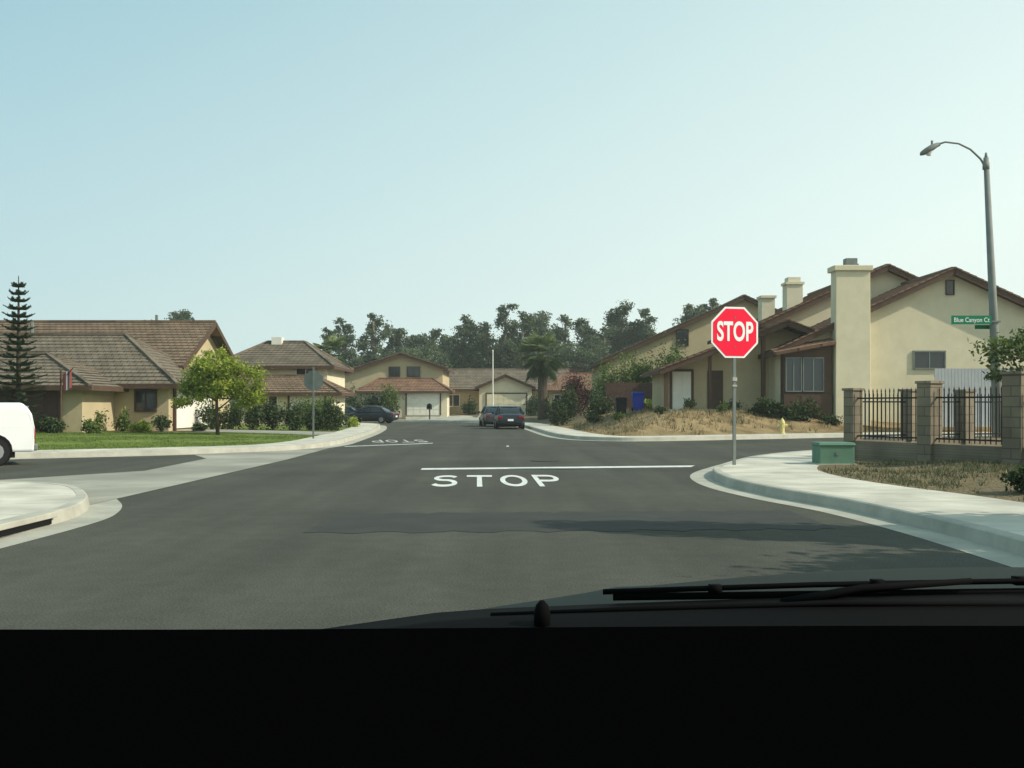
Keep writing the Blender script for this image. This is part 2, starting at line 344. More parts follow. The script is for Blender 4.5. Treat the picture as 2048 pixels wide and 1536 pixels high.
# ------------------------------------------------------------------ foliage
def leafmesh(name,blobs,n,size,m,parent=None,clumps=26,spread=.3,shell=(.45,1.0),aspect=.6,droop=0):
    vol=np.array([b[3]*b[4]+b[4]*b[5]+b[3]*b[5] for b in blobs]); w=vol/vol.sum(); V=[];S=[]
    for b,ww in zip(blobs,w):
        k=max(3,int(n*ww)); c=np.array(b[:3]); r=np.array(b[3:6]); nc=max(5,int(clumps))
        dv=rng.normal(size=(nc,3)); dv/=np.linalg.norm(dv,axis=1)[:,None]
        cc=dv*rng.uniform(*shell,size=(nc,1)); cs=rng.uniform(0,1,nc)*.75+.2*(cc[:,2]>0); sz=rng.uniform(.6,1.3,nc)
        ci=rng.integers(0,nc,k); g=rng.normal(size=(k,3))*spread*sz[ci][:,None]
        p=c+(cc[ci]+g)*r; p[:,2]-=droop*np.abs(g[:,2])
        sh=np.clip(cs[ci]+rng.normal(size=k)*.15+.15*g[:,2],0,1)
        a=rng.normal(size=(k,3)); a/=np.linalg.norm(a,axis=1)[:,None]; t=rng.normal(size=(k,3)); bb=np.cross(a,t); bb/=np.linalg.norm(bb,axis=1)[:,None]
        s=size*rng.uniform(.6,1.4,(k,1)); a*=s*.5; bb*=s*.5*aspect
        V.append(np.stack([p-a,p+bb,p+a,p-bb],1).reshape(-1,3)); S.append(np.repeat(sh,4))
    V=np.concatenate(V);S=np.concatenate(S); return rawleaf(name,V,4,S,m,parent)
def rawleaf(name,V,k,S,m,parent):
    me=bpy.data.meshes.new(name); nf=len(V)//k
    me.vertices.add(len(V)); me.vertices.foreach_set('co',np.asarray(V,np.float32).ravel())
    me.loops.add(len(V)); me.loops.foreach_set('vertex_index',np.arange(len(V),dtype=np.int32))
    me.polygons.add(nf); me.polygons.foreach_set('loop_start',np.arange(0,len(V),k,dtype=np.int32)); me.polygons.foreach_set('loop_total',np.full(nf,k,np.int32))
    me.update(calc_edges=True)
    ca=me.color_attributes.new('shade','FLOAT_COLOR','POINT'); c=np.repeat(np.asarray(S,np.float32)[:,None],4,1); ca.data.foreach_set('color',c.ravel())
    me.materials.append(m); o=bpy.data.objects.new(name,me); C.objects.link(o); attach(o,parent); return o
def trunkmesh(name,base,top,r0,blobs,m,parent,mb=None,flush=True):
    mb=mb or MB(); base=Vector(base); top=Vector(top)
    mid=base.lerp(top,.5)+Vector((random.uniform(-.1,.1),random.uniform(-.1,.1),0))*(top-base).length*.15
    mb.tube([base,mid,top],[r0,r0*.75,r0*.45],8)
    for bl in blobs:
        c=Vector(bl[:3]); t=random.uniform(.45,.95); s=mid.lerp(top,(t-.4)/.6) if t>.5 else base.lerp(mid,.9)
        mb.tube([s,s.lerp(c,.5)+Vector((0,0,-.08*(c-s).length)),c+Vector((0,0,bl[5]*.3))],[r0*.42,r0*.28,r0*.1],6)
    if flush: mb.build(name,m,parent,smooth=True)
    return mb
def bush(name,x,y,rx,ry,rz,n,m,size=.12,z=None):
    zz=H(x,y) if z is None else z
    e=group(name,(x,y,zz))
    bl=[(x+random.uniform(-.35,.35)*rx,y+random.uniform(-.3,.3)*ry,zz+rz*random.uniform(.35,.6),rx*random.uniform(.5,.75),ry*random.uniform(.5,.75),rz*random.uniform(.4,.6)) for _ in range(4)]
    leafmesh('leaves',bl,n,size,m,e,clumps=14,spread=.28,shell=(.2,.95))
    mb=MB()
    for q in bl: mb.tube([(x,y,zz-.05),(q[0],q[1],q[2])],[.04,.015],5)
    mb.build('stems',M['bark'],e); return e
tx,ty=-12.35,42; tz=H(tx,ty); e=group('young_tree',(tx,ty,tz))
bl=[(tx-.1,ty,2.9,.9,.9,.6),(tx-1.15,ty+.2,2.4,.65,.7,.5),(tx+1.15,ty-.1,2.4,.7,.7,.55),(tx+.6,ty,3.1,.6,.7,.45),(tx-.5,ty-.3,2.05,.8,.7,.45),(tx+.95,ty+.3,1.75,.6,.6,.35),(tx-1.35,ty-.2,1.6,.4,.5,.3),(tx-.2,ty+.5,3.5,.45,.5,.3),(tx-.75,ty,3.15,.5,.5,.35),(tx+1.55,ty,1.9,.45,.4,.35),(tx+.25,ty-.4,2.2,.5,.5,.4)]
trunkmesh('trunk',(tx,ty,tz-.1),(tx-.05,ty,2.6),.09,bl,M['bark'],e)
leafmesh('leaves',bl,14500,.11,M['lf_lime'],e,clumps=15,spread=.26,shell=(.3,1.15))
# norfolk pine
tx,ty=-18.75,38; tz=H(tx,ty); e=group('pine_tree',(tx,ty,tz)); MB().tube([(tx,ty,tz-.1),(tx,ty,3.5),(tx,ty,6.35)],[.13,.08,.015],8).build('trunk',M['bark'],e)
V=[];S=[]; br=MB(); zz=.8
while zz<6.2:
    f=(6.4-zz)/5.7; R=.13+.95*f**.75; nb=7
    ph=random.uniform(0,6); tier=random.uniform(.85,1.12)
    for k in range(nb):
        an=ph+2*math.pi*k/nb+random.uniform(-.2,.2); dx,dy=math.cos(an),math.sin(an); rr=R*tier*random.uniform(.85,1.1)
        br.tube([(tx,ty,zz),(tx+dx*rr*.6,ty+dy*rr*.6,zz+.0),(tx+dx*rr,ty+dy*rr,zz+.15)],[.02,.014,.005],4,False)
        n=int(90*rr)+14; t=rng.uniform(.12,1,n)
        p=np.stack([tx+dx*rr*t,ty+dy*rr*t,zz+.15*t*t+0*t],1)
        side=np.array([-dy,dx,0]); sg=rng.choice([-1,1],n)[:,None]; L=(.16*(1.15-t))[:,None]*rng.uniform(.6,1.3,(n,1))+.03
        q=p+side*sg*L+np.array([dx,dy,0])*L*.6+np.array([0,0,1])*rng.uniform(-.02,.06,(n,1))
        w=np.array([0,0,.03]); w2=np.array([dx,dy,0])*.025
        V.append(np.stack([p-w-w2,q,p+w+w2],1).reshape(-1,3)); S.append(np.repeat(rng.uniform(0,1,n),3))
    zz+=.21+.05*(1-f)+random.uniform(0,.06)
br.build('branches',M['bark'],e); rawleaf('needles',np.concatenate(V),3,np.concatenate(S),M['lf_pine'],e)
# distant eucalyptus row (one object)
e=group('distant_trees',(0,150,0)); tb=MB(); bls=[]
for px,top,hw,bot in [(350,614,34,700),(300,638,22,700),(655,646,22,760),(688,630,28,750),(745,616,28,750),(785,644,28,750),(815,650,30,760),(860,648,34,760),(890,662,26,760),(928,624,36,750),(972,636,28,750),(1015,592,32,745),(1047,612,28,745),(1088,622,40,745),(1125,618,24,750),(1170,632,40,750),(1207,648,24,750),(1245,600,38,740),(1288,608,32,740),(1262,650,46,740),(1390,602,34,700),(1422,590,30,700),(840,700,70,770),(940,690,70,770),(1040,685,70,770),(1180,688,60,770),(735,705,50,770),(1120,685,50,770)]:
    Y=150+random.uniform(-8,10); s=Y/2000; X=(px-1024)*s; zt=1.4+(812-top)*s; zb=1.4+(812-bot)*s; hw_=hw*s
    nbl=15 if zt>11 else 9
    these=[]
    for i in range(nbl):
        t=(i+random.uniform(.0,.9))/nbl; zc=zb+(zt-zb)*(.06+.86*t); wd=hw_*math.sqrt(max(.12,1-((t-.5)/.62)**2))
        these.append((X+random.uniform(-.66,.66)*wd,Y+random.uniform(-.6,.6)*wd,zc,wd*random.uniform(.4,.6),wd*.5,wd*random.uniform(.3,.5)))
    bls+=these; trunkmesh('t',(X,Y,0),(X+random.uniform(-.5,.5),Y,zb+(zt-zb)*.8),.28,these[::2],M['barkl'],e,mb=tb,flush=False)
tb.build('trunks',M['barkl'],e,smooth=True)
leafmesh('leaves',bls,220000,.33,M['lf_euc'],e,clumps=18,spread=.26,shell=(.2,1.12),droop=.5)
def palm(name,x,y,zc,R,tr,nf=46):
    zb=H(x,y); e=group(name,(x,y,zb)); mb=MB(); mb.tube([(x,y,zb-.1),(x,y,zb+(zc-zb)*.5),(x,y,zc)],[tr*1.1,tr,tr*.9],10); mb.build('trunk',M['bark'],e)
    V=[];S=[]
    for k in range(nf):
        an=random.uniform(0,6.283); el=random.uniform(-1.2,1.35); l=R*random.uniform(.8,1.1); d=np.array([math.cos(an)*math.cos(el),math.sin(an)*math.cos(el),math.sin(el)])
        c=np.array([x,y,zc])+d*l*.5; sd_=np.array([-math.sin(an),math.cos(an),0])
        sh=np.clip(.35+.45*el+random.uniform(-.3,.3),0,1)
        p0=np.array([x,y,zc]); V.append([p0-sd_*.02,c,p0+sd_*.02]); S+=[sh]*3
        for j in range(16):
            a=(j/15-.5)*2.5; dd=d*math.cos(a)+sd_*math.sin(a); L=l*.55*(1-.35*abs(a)/1.25)*random.uniform(.85,1.15)
            tip=c+dd*L+np.array([0,0,-.2*L]); wv=(sd_*math.cos(a)-d*math.sin(a))*.022*R/2
            m_=c+dd*L*.5; V.append([c,m_+wv,tip]); V.append([c,tip,m_-wv]); S+=[sh]*6
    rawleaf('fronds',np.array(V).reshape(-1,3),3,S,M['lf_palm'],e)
palm('palm_tree',2.6,85,5.7,2.5,.4,60)
palm('palm_tree',-14.6,80,5.6,1.9,.2,28)
for (x,y,rx,ry,rz,n,mm) in [(5.6,80,1.8,1.5,3.2,3500,'lf_boug'),(4.6,74,1.0,1.0,2.9,2500,'lf_boug'),(4.0,72,1.0,1.0,2.4,2000,'lf_dark'),(8.6,67,2.2,1.6,3.9,7000,'lf_mid'),(10.8,66,2.0,1.6,4.2,6500,'lf_mid'),(6.6,68,1.5,1.2,3.0,3200,'lf_mid'),(5.4,62,1.2,1.1,1.2,2200,'lf_dark'),(9.0,59.5,1.2,.9,1.0,2200,'lf_lime'),(12.6,48.9,1.0,.5,.8,2200,'lf_dark'),(14.0,48.7,1.1,.5,.75,2200,'lf_dark'),(19.6,47.6,.75,.6,1.7,1800,'lf_lime'),(8.9,50.3,.5,.4,.6,700,'lf_dark'),(2.9,64,.9,.9,1.7,1500,'lf_dark'),(7.2,48.2,.4,.35,.35,500,'lf_dark'),(10.4,49.4,.45,.4,.4,500,'lf_mid'),(5.6,51.5,.5,.4,.45,500,'lf_mid'),(4.6,56,.6,.5,.55,700,'lf_dark'),(11.1,50.1,.5,.4,.5,600,'lf_dark'),(15.6,48.8,.6,.4,.5,700,'lf_dark')]:
    bush('shrub',x,y,rx,ry,rz,n,M[mm],.16 if rz>.7 else .1)
for i in range(7): bush('hedge_shrub',-15+i*.95,50+i*.25,.75,.7,1.35,1800,M['lf_dark'],.12)
for (x,y,rx,rz,mm) in [(-11.2,56,.9,1.5,'lf_mid'),(-10.4,57.5,.8,1.4,'lf_dark'),(-11.4,60,1.0,1.7,'lf_mid'),(-12.6,61,1.0,1.6,'lf_dark'),(-11.2,64,.9,1.1,'lf_dark'),(-10.2,53.5,.7,.5,'lf_mid'),(-9.6,60,.5,.5,'lf_lime')]: bush('shrub',x,y,rx,.7,rz,1700,M[mm],.12)
for (x,y,rx,rz,mm) in [(-18.4,44.4,.7,.9,'lf_mid'),(-17.4,44.9,.45,.95,'lf_mid'),(-16.6,45.0,.35,.5,'lf_lime'),(-19.6,42.2,.6,.7,'lf_dark'),(-20.8,41.5,.8,.9,'lf_mid'),(-15.9,45.3,.4,.8,'lf_dark'),(-18.9,41.2,.7,.6,'lf_dark'),(-17.5,41.6,.5,.5,'lf_mid'),(-14.6,46.6,.4,.35,'lf_dark'),(-16.2,43.6,.4,.4,'lf_lime')]: bush('garden_plant',x,y,rx,.5,rz,1000,M[mm],.11)
for (x,y,rx,rz,mm) in [(-15.5,96,1.4,3.0,'lf_dark'),(-13.2,95,1.4,2.4,'lf_dark'),(-11.4,94.5,1.3,3.0,'lf_mid'),(-15.8,93,1.2,1.3,'lf_mid'),(-4.4,105,1.0,1.5,'lf_dark'),(1.9,100,1.2,2.4,'lf_dark'),(2.9,96,1.2,2.0,'lf_dark')]: bush('shrub',x,y,rx,1,rz,1500,M[mm],.2)
bush('shrub',7.35,14.1,.42,.4,.4,1500,M['lf_dark'],.06)
e=group('street_tree',(14.3,27,.2)); bl=[(13.3,27,2.9,.6,.6,.4),(14.0,26.8,3.1,.7,.7,.45),(14.6,27,2.5,.7,.7,.5),(13.5,27.2,2.3,.45,.5,.3)]
trunkmesh('trunk',(14.3,27,.1),(14.2,27,2.6),.08,bl,M['bark'],e); leafmesh('leaves',bl,2400,.12,M['lf_mid'],e,clumps=12,spread=.26)
# trees right of the street, just beside the picture
e=group('cypress_tree',(9.7,9.3,.2)); bl=[(9.7,9.3,.9+i*.47,.95-.045*i,.95-.045*i,.6) for i in range(12)]
MB().tube([(9.7,9.3,0),(9.7,9.3,6)],[.1,.03],8).build('trunk',M['bark'],e); leafmesh('leaves',bl,95000,.18,M['lf_shade'],e,clumps=30,spread=.34,shell=(0,.75),aspect=.8)
e=group('street_tree',(9.3,6.6,.2)); bl=[(9.3+a,6.6+b_,3.0+c,1.2,1.1,1.0) for a,b_,c in [(0,0,.2),(-.8,.5,0),(1,.4,0),(.2,-.9,0),(-.3,.7,.0),(-1.0,-.6,-.2)]]
trunkmesh('trunk',(9.3,6.6,0),(9.3,6.6,2.9),.13,bl,M['bark'],e); leafmesh('leaves',bl,60000,.17,M['lf_shade'],e,clumps=26,spread=.32,shell=(.0,.9))
def tufts(name,n,region,hmin,hmax,m,keep=lambda D:D>1.9,which='R2',w=.02):
    x0,x1,y0,y1=region; p=np.column_stack([rng.uniform(x0,x1,n),rng.uniform(y0,y1,n)])
    nz=np.sin(p[:,0]*2.1+1)*np.sin(p[:,1]*1.7)+np.sin(p[:,0]*.7-p[:,1]*.9); p=p[nz+rng.normal(size=n)*.6>-.1]
    z,d,D=height(p); k=keep(D[which]); p=p[k]; z=z[k]; n=len(p)
    bl=6; V=[];S=[]
    for _ in range(bl):
        h=rng.uniform(hmin,hmax,n); b=np.column_stack([p+rng.normal(size=(n,2))*.06,z-.02]); a=rng.uniform(0,6.28,n); ww=np.column_stack([np.cos(a)*w,np.sin(a)*w,np.zeros(n)])
        tip=b+np.column_stack([rng.normal(size=(n,2))*h[:,None]*.4,h]); V.append(np.stack([b-ww,b+ww,tip],1).reshape(-1,3)); S.append(np.repeat(rng.uniform(0,1,n),3))
    rawleaf(name,np.concatenate(V),3,np.concatenate(S),m,None)
tufts('dry_grass',3400,(1,18,41,60),.04,.24,M['lf_dry'])
tufts('dry_grass',900,(1,18,43,60),.1,.3,M['lf_weed'])
tufts('weeds',2800,(5.5,10,12,24),.03,.12,M['lf_weed'],keep=lambda D:D>2.1,which='R1',w=.012)
tufts('weeds',1000,(5.5,10,12,24),.03,.09,M['lf_dry'],keep=lambda D:D>2.1,which='R1',w=.01)
tufts('lawn_grass',16000,(-24,-7,27,45),.03,.07,M['lf_lawn'],keep=lambda D:D>1.65,which='L2',w=.02)
# ------------------------------------------------------------------ houses
def slab(mb,a,b,c,d,th=.12,course=.38,lip=.035):
    a,b,c,d=[Vector(p) for p in (a,b,c,d)]
    nrm=(b-a).cross(d-a).normalized()
    if nrm.z<0: nrm=-nrm
    Ls=((d-a).length+(c-b).length)/2; n=max(2,int(Ls/course)); 
    V=[];U=[]
    for i in range(n):
        for t,o in ((i/n,lip),((i+1)/n,0)):
            p=a.lerp(d,t)+nrm*(o+.001); q=b.lerp(c,t)+nrm*(o+.001); V+=[p,q]; U+=[(0,t*Ls),((q-p).length,t*Ls)]
    f=[];uv=[]
    for i in range(2*n-1):
        k=2*i; f.append((k,k+1,k+3,k+2)); uv.append([U[k],U[k+1],U[k+3],U[k+2]])
    mb.add(V,f,uv)
    lo=[a-nrm*th,b-nrm*th,c-nrm*th,d-nrm*th]; up=[a+nrm*lip,b+nrm*lip,c,d]
    v=lo+up; mb.add(v,[(0,1,2,3),(0,4,5,1),(1,5,6,2),(3,2,6,7),(0,3,7,4)],[[(0,0),(1,0),(1,1),(0,1)]]*5)
def gable_y(e,x0,x1,xr,y0,y1,z0,zr,sl,wall,roof,oh=.5,trim='brown',ohf=.5):
    zl=zr-sl*(xr-x0); zR=zr-sl*(x1-xr); t=.2
    v=[(x,y,zz) for y in (y0,y1) for x,zz in ((x0,z0),(x1,z0),(x1,zR-t),(xr,zr-t),(x0,zl-t))]
    mb=MB(); mb.add(v,[(0,1,2,3,4),(9,8,7,6,5),(0,5,6,1),(1,6,7,2),(4,9,5,0)]); mb.build('walls',M[wall],e)
    rb=MB(); ya,yb=y0-ohf,y1+oh
    slab(rb,(x0-oh,ya,zl-sl*oh),(x0-oh,yb,zl-sl*oh),(xr,yb,zr),(xr,ya,zr)); slab(rb,(x1+oh,ya,zR-sl*oh),(x1+oh,yb,zR-sl*oh),(xr,yb,zr),(xr,ya,zr))
    rb.beam((xr,ya,zr+.04),(xr,yb,zr+.04),.24,.12); rb.build('roof',M[roof],e)
    fb=MB(); fb.beam((x0-oh,ya-.03,zl-sl*oh-.12),(xr,ya-.03,zr-.12),.05,.26); fb.beam((xr,ya-.03,zr-.12),(x1+oh,ya-.03,zR-sl*oh-.12),.05,.26)
    fb.beam((x0-oh-.03,ya,zl-sl*oh-.1),(x0-oh-.03,yb,zl-sl*oh-.1),.05,.22); fb.beam((x1+oh+.03,ya,zR-sl*oh-.1),(x1+oh+.03,yb,zR-sl*oh-.1),.05,.22)
    fb.build('fascia',M[trim],e)
    te=MB()
    for (xa,za,xb,zb) in ((x0-oh,zl-sl*oh,xr,zr),(x1+oh,zR-sl*oh,xr,zr)):
        n=int(math.hypot(xb-xa,zb-za)/.38)
        for i in range(n):
            t0,t1=i/n,(i+.96)/n; te.beam((xa+(xb-xa)*t0,ya-.01,za+(zb-za)*t0+.075),(xa+(xb-xa)*t1,ya-.01,za+(zb-za)*t1+.045),.2,.07)
    te.build('rake_tiles',M[roof],e)
def gable_x(e,x0,x1,y0,y1,z0,ze,zr,wall,roof,oh=.5,hipL=0,hipR=0,trim='brown'):
    ym=(y0+y1)/2; sl=(zr-ze)/(ym-y0); t=.2
    if hipL or hipR:
        MB().box(x0,x1,y0,y1,z0,ze-.1).build('walls',M[wall],e)
    if not (hipL and hipR):
        v=[(x,y,zz) for x in (x0,x1) for y,zz in ((y0,z0),(y1,z0),(y1,ze-t),(ym,zr-t),(y0,ze-t))]
        if hipR or hipL:
            xa,xb=(x0,x0+.15) if hipR else (x1-.15,x1)
            v=[(x,y,zz) for x in (xa-.01,xb) for y,zz in ((y0,ze-.15),(y1,ze-.15),(y1,ze-t+.1),(ym,zr-t),(y0,ze-t+.1))]
        mb=MB(); mb.add(v,[(4,3,2,1,0),(5,6,7,8,9),(0,1,6,5),(1,2,7,6),(5,9,4,0)]); mb.build('gable_walls',M[wall],e)
    zo=ze-sl*oh; xa,xb=x0-oh,x1+oh; ra=x0+hipL-(0 if hipL else oh); rb_=x1-hipR+(0 if hipR else oh)
    rb=MB(); slab(rb,(xa,y0-oh,zo),(xb,y0-oh,zo),(rb_,ym,zr),(ra,ym,zr)); slab(rb,(xb,y1+oh,zo),(xa,y1+oh,zo),(ra,ym,zr),(rb_,ym,zr))
    if hipL: slab(rb,(xa,y1+oh,zo),(xa,y0-oh,zo),(ra,ym,zr),(ra,ym+.01,zr))
    if hipR: slab(rb,(xb,y0-oh,zo),(xb,y1+oh,zo),(rb_,ym+.01,zr),(rb_,ym,zr))
    rb.beam((ra,ym,zr+.04),(rb_,ym,zr+.04),.24,.12)
    if hipR: rb.beam((rb_,ym,zr+.03),(xb,y0-oh,zo+.06),.2,.1); rb.beam((rb_,ym,zr+.03),(xb,y1+oh,zo+.06),.2,.1)
    if hipL: rb.beam((ra,ym,zr+.03),(xa,y0-oh,zo+.06),.2,.1)
    rb.build('roof',M[roof],e)
    fb=MB(); fb.beam((xa,y0-oh-.03,zo-.08),(xb,y0-oh-.03,zo-.08),.05,.22); fb.beam((xa,y1+oh+.03,zo-.08),(xb,y1+oh+.03,zo-.08),.05,.22)
    for xx,h in ((xa-.03,hipL),(xb+.03,hipR)):
        if h: fb.beam((xx,y0-oh,zo-.08),(xx,y1+oh,zo-.08),.05,.22)
        else: fb.beam((xx,y0-oh,zo-.12),(xx,ym,zr-.12),.05,.26); fb.beam((xx,ym,zr-.12),(xx,y1+oh,zo-.12),.05,.26)
    fb.build('fascia',M[trim],e)
def window(e,x0,x1,z0,z1,y,nm=1,trim='white',fw=.07,name='window'):
    f=MB(); f.box(x0-fw,x0,y-.08,y+.02,z0-fw,z1+fw); f.box(x1,x1+fw,y-.08,y+.02,z0-fw,z1+fw); f.box(x0,x1,y-.08,y+.02,z1,z1+fw); f.box(x0,x1,y-.1,y+.02,z0-fw,z0)
    for i in range(nm): xm=x0+(x1-x0)*(i+1)/(nm+1); f.box(xm-.025,xm+.025,y-.06,y+.015,z0,z1)
    f.build(name+'_frame',M[trim],e); MB().box(x0,x1,y-.03,y+.01,z0,z1).build(name+'_glass',M['glass'],e)
def garage(e,x0,x1,z0,z1,y,m='white'):
    b=MB(); n=4; h=(z1-z0)/n; k=max(2,int((x1-x0)/.6)); w=(x1-x0)/k
    for i in range(n):
        for j in range(k): b.box(x0+j*w+.025,x0+(j+1)*w-.025,y-.07,y-.03,z0+i*h+.025,z0+(i+1)*h-.025,.02,.0)
    b.box(x0,x1,y-.045,y+.01,z0,z1); b.build('garage_door',M[m],e)
    f=MB(); f.box(x0-.12,x0,y-.1,y+.01,z0,z1+.12); f.box(x1,x1+.12,y-.1,y+.01,z0,z1+.12); f.box(x0,x1,y-.1,y+.01,z1,z1+.12); f.build('garage_trim',M['brown'],e)
# House C (right corner)
e=group('stucco_house',(20,50,1)); 
gable_y(e,13.4,30,21.9,50,66,0,8.2,.46,'stucco','roof2')
MB().box(15.9,17.65,49.15,49.995,.2,8.05,.03,.02).box(15.82,17.73,49.05,50.2,8.05,8.32).build('chimney',M['stucco'],e,bevel=.03)
MB().box(16.45,17.1,49.3,49.9,8.32,8.42).box(16.5,17.05,49.35,49.85,8.42,8.7).build('chimney_cap',M['galv'],e)
window(e,20.1,21.6,3.3,4.1,50,1,'galv'); window(e,21.72,22.05,7.0,7.65,50,0,'brown',.05,'vent')
MB().box(13.42,15.8,49.35,49.995,1.0,2.0).build('bay_base',M['brown'],e)
for xa,xb in ((13.55,14.25),(14.4,15.35)): window(e,xa,xb,2.15,3.75,49.4,1,'galv',.05,'bay_window')
MB().box(13.42,15.8,49.42,49.99,2.0,4.25).build('bay_wall',M['brown'],e)
rb=MB(); slab(rb,(12.9,49.0,4.0),(15.88,49.0,4.55),(15.88,50,4.8),(12.9,50,4.25)); rb.build('bay_roof',M['roof2'],e)
gable_y(e,8.0,16,14.0,52.2,57,0,5.7,.38,'stucco2','roof2',oh=.5,ohf=1.5)
garage(e,8.35,9.35,1.2,3.2,52.2); MB().box(10.2,11.0,52.12,52.19,1.2,3.25).build('front_door',M['brown'],e)
b=MB(); b.box(7.75,7.95,50.85,51.05,.6,3.35); b.box(10.0,10.15,50.85,51.0,.6,4.2); b.box(12.7,12.9,50.85,51.05,.6,5.0); b.build('porch_posts',M['brown'],e)
MB().box(7.8,13.3,50.6,52.19,.2,1.22).build('porch_slab',M['kerb'],e)
gable_y(e,14.2,27,20.9,56,70,2,9.2,.46,'stucco','roof2',oh=.4)
MB().box(16.5,17.45,60,61,5,8.7).box(16.42,17.53,59.92,61.08,8.7,8.85).box(16.6,17.35,60.1,60.9,8.85,9.15).build('rear_chimney',M['stucco3'],e)
MB().box(15.5,16.3,62,63,5,8.1).box(15.42,16.38,61.9,63.1,8.1,8.25).build('rear_chimney_small',M['stucco3'],e)
e=group('wood_fence',(22,47.6,.8)); b=MB()
for i in range(30): b.box(20.3+i*.16,20.3+i*.16+.145,48.0,48.03,.4,3.2)
b.box(20.3,25.1,48.04,48.09,1.2,1.3); b.box(20.3,25.1,48.04,48.09,2.8,2.9); b.build('boards',M['paleF'],e)
# House D behind
e=group('stucco_house',(14,74,1)); gable_y(e,7,22,17.1,74,88,0,9.5,.45,'stucco2','roof3',oh=.5)
window(e,12.2,13.0,5.9,7.0,74,0,'brown'); window(e,9.0,10.2,3.2,4.3,74,1,'brown')
e=group('wood_fence',(8,65,1)); b=MB()
for i in range(40): b.box(6.0+i*.15,6.0+i*.15+.135,64.0,64.03,.5,2.9+.03*math.sin(i*2.3))
b.box(6.0,12.0,64.04,64.1,1.5,1.6); b.box(6.0,12.0,64.04,64.1,2.6,2.7); b.build('boards',M['woodf'],e)
# House A (left)
e=group('ranch_house',(-20,48,.2))
gable_x(e,-34,-15.9,46.3,53.6,0,2.75,4.95,'stucco2','roof3',oh=.6,hipR=3.4)
gable_x(e,-40,-17.2,51,61,0,3.7,6.1,'stucco2','roof',oh=.6)
gable_x(e,-36,-18.4,42.8,47.5,0,2.55,3.75,'stucco2','roof3',oh=.6,hipR=2.6)
window(e,-17.4,-16.5,1.2,2.1,46.3,1,'brown'); garage(e,-22,-19.4,.3,2.2,42.8,'woodf')
MB().box(-15.88,-15.8,47.0,52.6,.35,2.35).build('side_panel',M['white'],e); f=MB(); f.box(-15.88,-15.76,46.85,47.0,.2,2.5);f.box(-15.88,-15.76,52.6,52.75,.2,2.5);f.box(-15.88,-15.76,47,52.6,2.35,2.5); f.build('side_trim',M['brown'],e)
MB().tube([(-24,50,5),(-24,50,5.6)],.1,8).tube([(-19.9,56,6),(-19.9,56,6.5)],.08,8).build('roof_vents',M['galv'],e)
# House B
e=group('two_storey_house',(-15,66,.3))
gable_x(e,-19.2,-12.2,66,73,0,4.25,5.85,'stucco3','roof3',oh=.5,hipR=2.2,hipL=2.2)
gable_x(e,-17.2,-11.2,63,67,0,2.45,3.35,'stucco3','roof',oh=.5,hipR=1.6)
window(e,-14.2,-13.0,3.35,4.0,66,1); window(e,-17.6,-16.6,3.3,4.0,66,1); window(e,-15.9,-14.8,1.0,2.0,63,1); garage(e,-14,-11.8,.3,2.2,63)
MB().box(-16.6,-15.9,69,69.8,5,6.15).build('chimney',M['white'],e)
# House E
e=group('two_storey_house',(-12,98,.4))
gable_y(e,-18,-6.9,-11,99.5,110,0,6.6,.32,'stucco2','roof2',oh=.5)
gable_x(e,-14.6,-6.3,97,100.5,0,3.1,4.1,'stucco3','roof2',oh=.5,hipR=1.5,hipL=1.5)
window(e,-12.2,-11.2,4.35,5.25,99.5,1,'brown'); window(e,-10.4,-9.2,4.35,5.25,99.5,1,'brown'); garage(e,-10.2,-7.0,.5,2.7,97); window(e,-13.6,-12.2,1.3,2.4,97,1)
# House F
e=group('suburban_house',(-2,108,.5))
gable_x(e,-8.4,6,110,118,0,3.5,5.6,'stucco2','roof3',oh=.5)
gable_y(e,-3.5,2.1,-.7,106.5,112,0,4.7,.42,'stucco3','roof3',oh=.4)
garage(e,-2.7,1.5,.45,2.7,106.5,'stucco3'); window(e,-7.2,-5.8,1.4,2.6,110,1)
e=group('suburban_house',(8,104,.5)); gable_x(e,3.6,9,101,108,0,3.2,4.8,'stucco2','roof2',oh=.5,hipL=2); window(e,4.3,5.4,1.5,2.5,101,1)
# ------------------------------------------------------------------ block wall with iron fence
pts=[(8.05,23.6),(9.02,21.6),(9.98,19.7),(11.3,17.1)]
e=group('block_wall',(9,21.6,.1)); b=MB()
for i in range(3): b.beam((*pts[i],.28),(*pts[i+1],.28),.2,.62)
b2=(14.5,26.2); b.beam((*pts[0],.28),(*b2,.28),.2,.62)
b.build('base_wall',M['block'],e)
b=MB(); caps=MB()
ang=math.atan2(pts[2][1]-pts[0][1],pts[2][0]-pts[0][0])
def pillar(x,y,w,zt):
    c,s_=math.cos(ang),math.sin(ang); h=w/2; q=[(x+c*a-s_*d,y+s_*a+c*d) for a,d in ((-h,-h),(h,-h),(h,h),(-h,h))]
    v=[(*p,-.05) for p in q]+[(*p,zt) for p in q]; uvq=[(0,0),(w,0),(w,zt),(0,zt)]
    b.add(v,[(0,1,5,4),(1,2,6,5),(2,3,7,6),(3,0,4,7),(4,5,6,7)],[uvq]*5)
    h=w/2+.03; q=[(x+c*a-s_*d,y+s_*a+c*d) for a,d in ((-h,-h),(h,-h),(h,h),(-h,h))]
    caps.add([(*p,zt+.002) for p in q]+[(*p,zt+.06) for p in q],[(3,2,1,0),(0,1,5,4),(1,2,6,5),(2,3,7,6),(3,0,4,7),(4,5,6,7)],[[(0,0),(.3,0),(.3,.1),(0,.1)]]*6)
pillar(*pts[0],.30,1.76); pillar(*pts[1],.36,1.88); pillar(*pts[2],.42,2.02); pillar(*pts[3],.4,2.0)
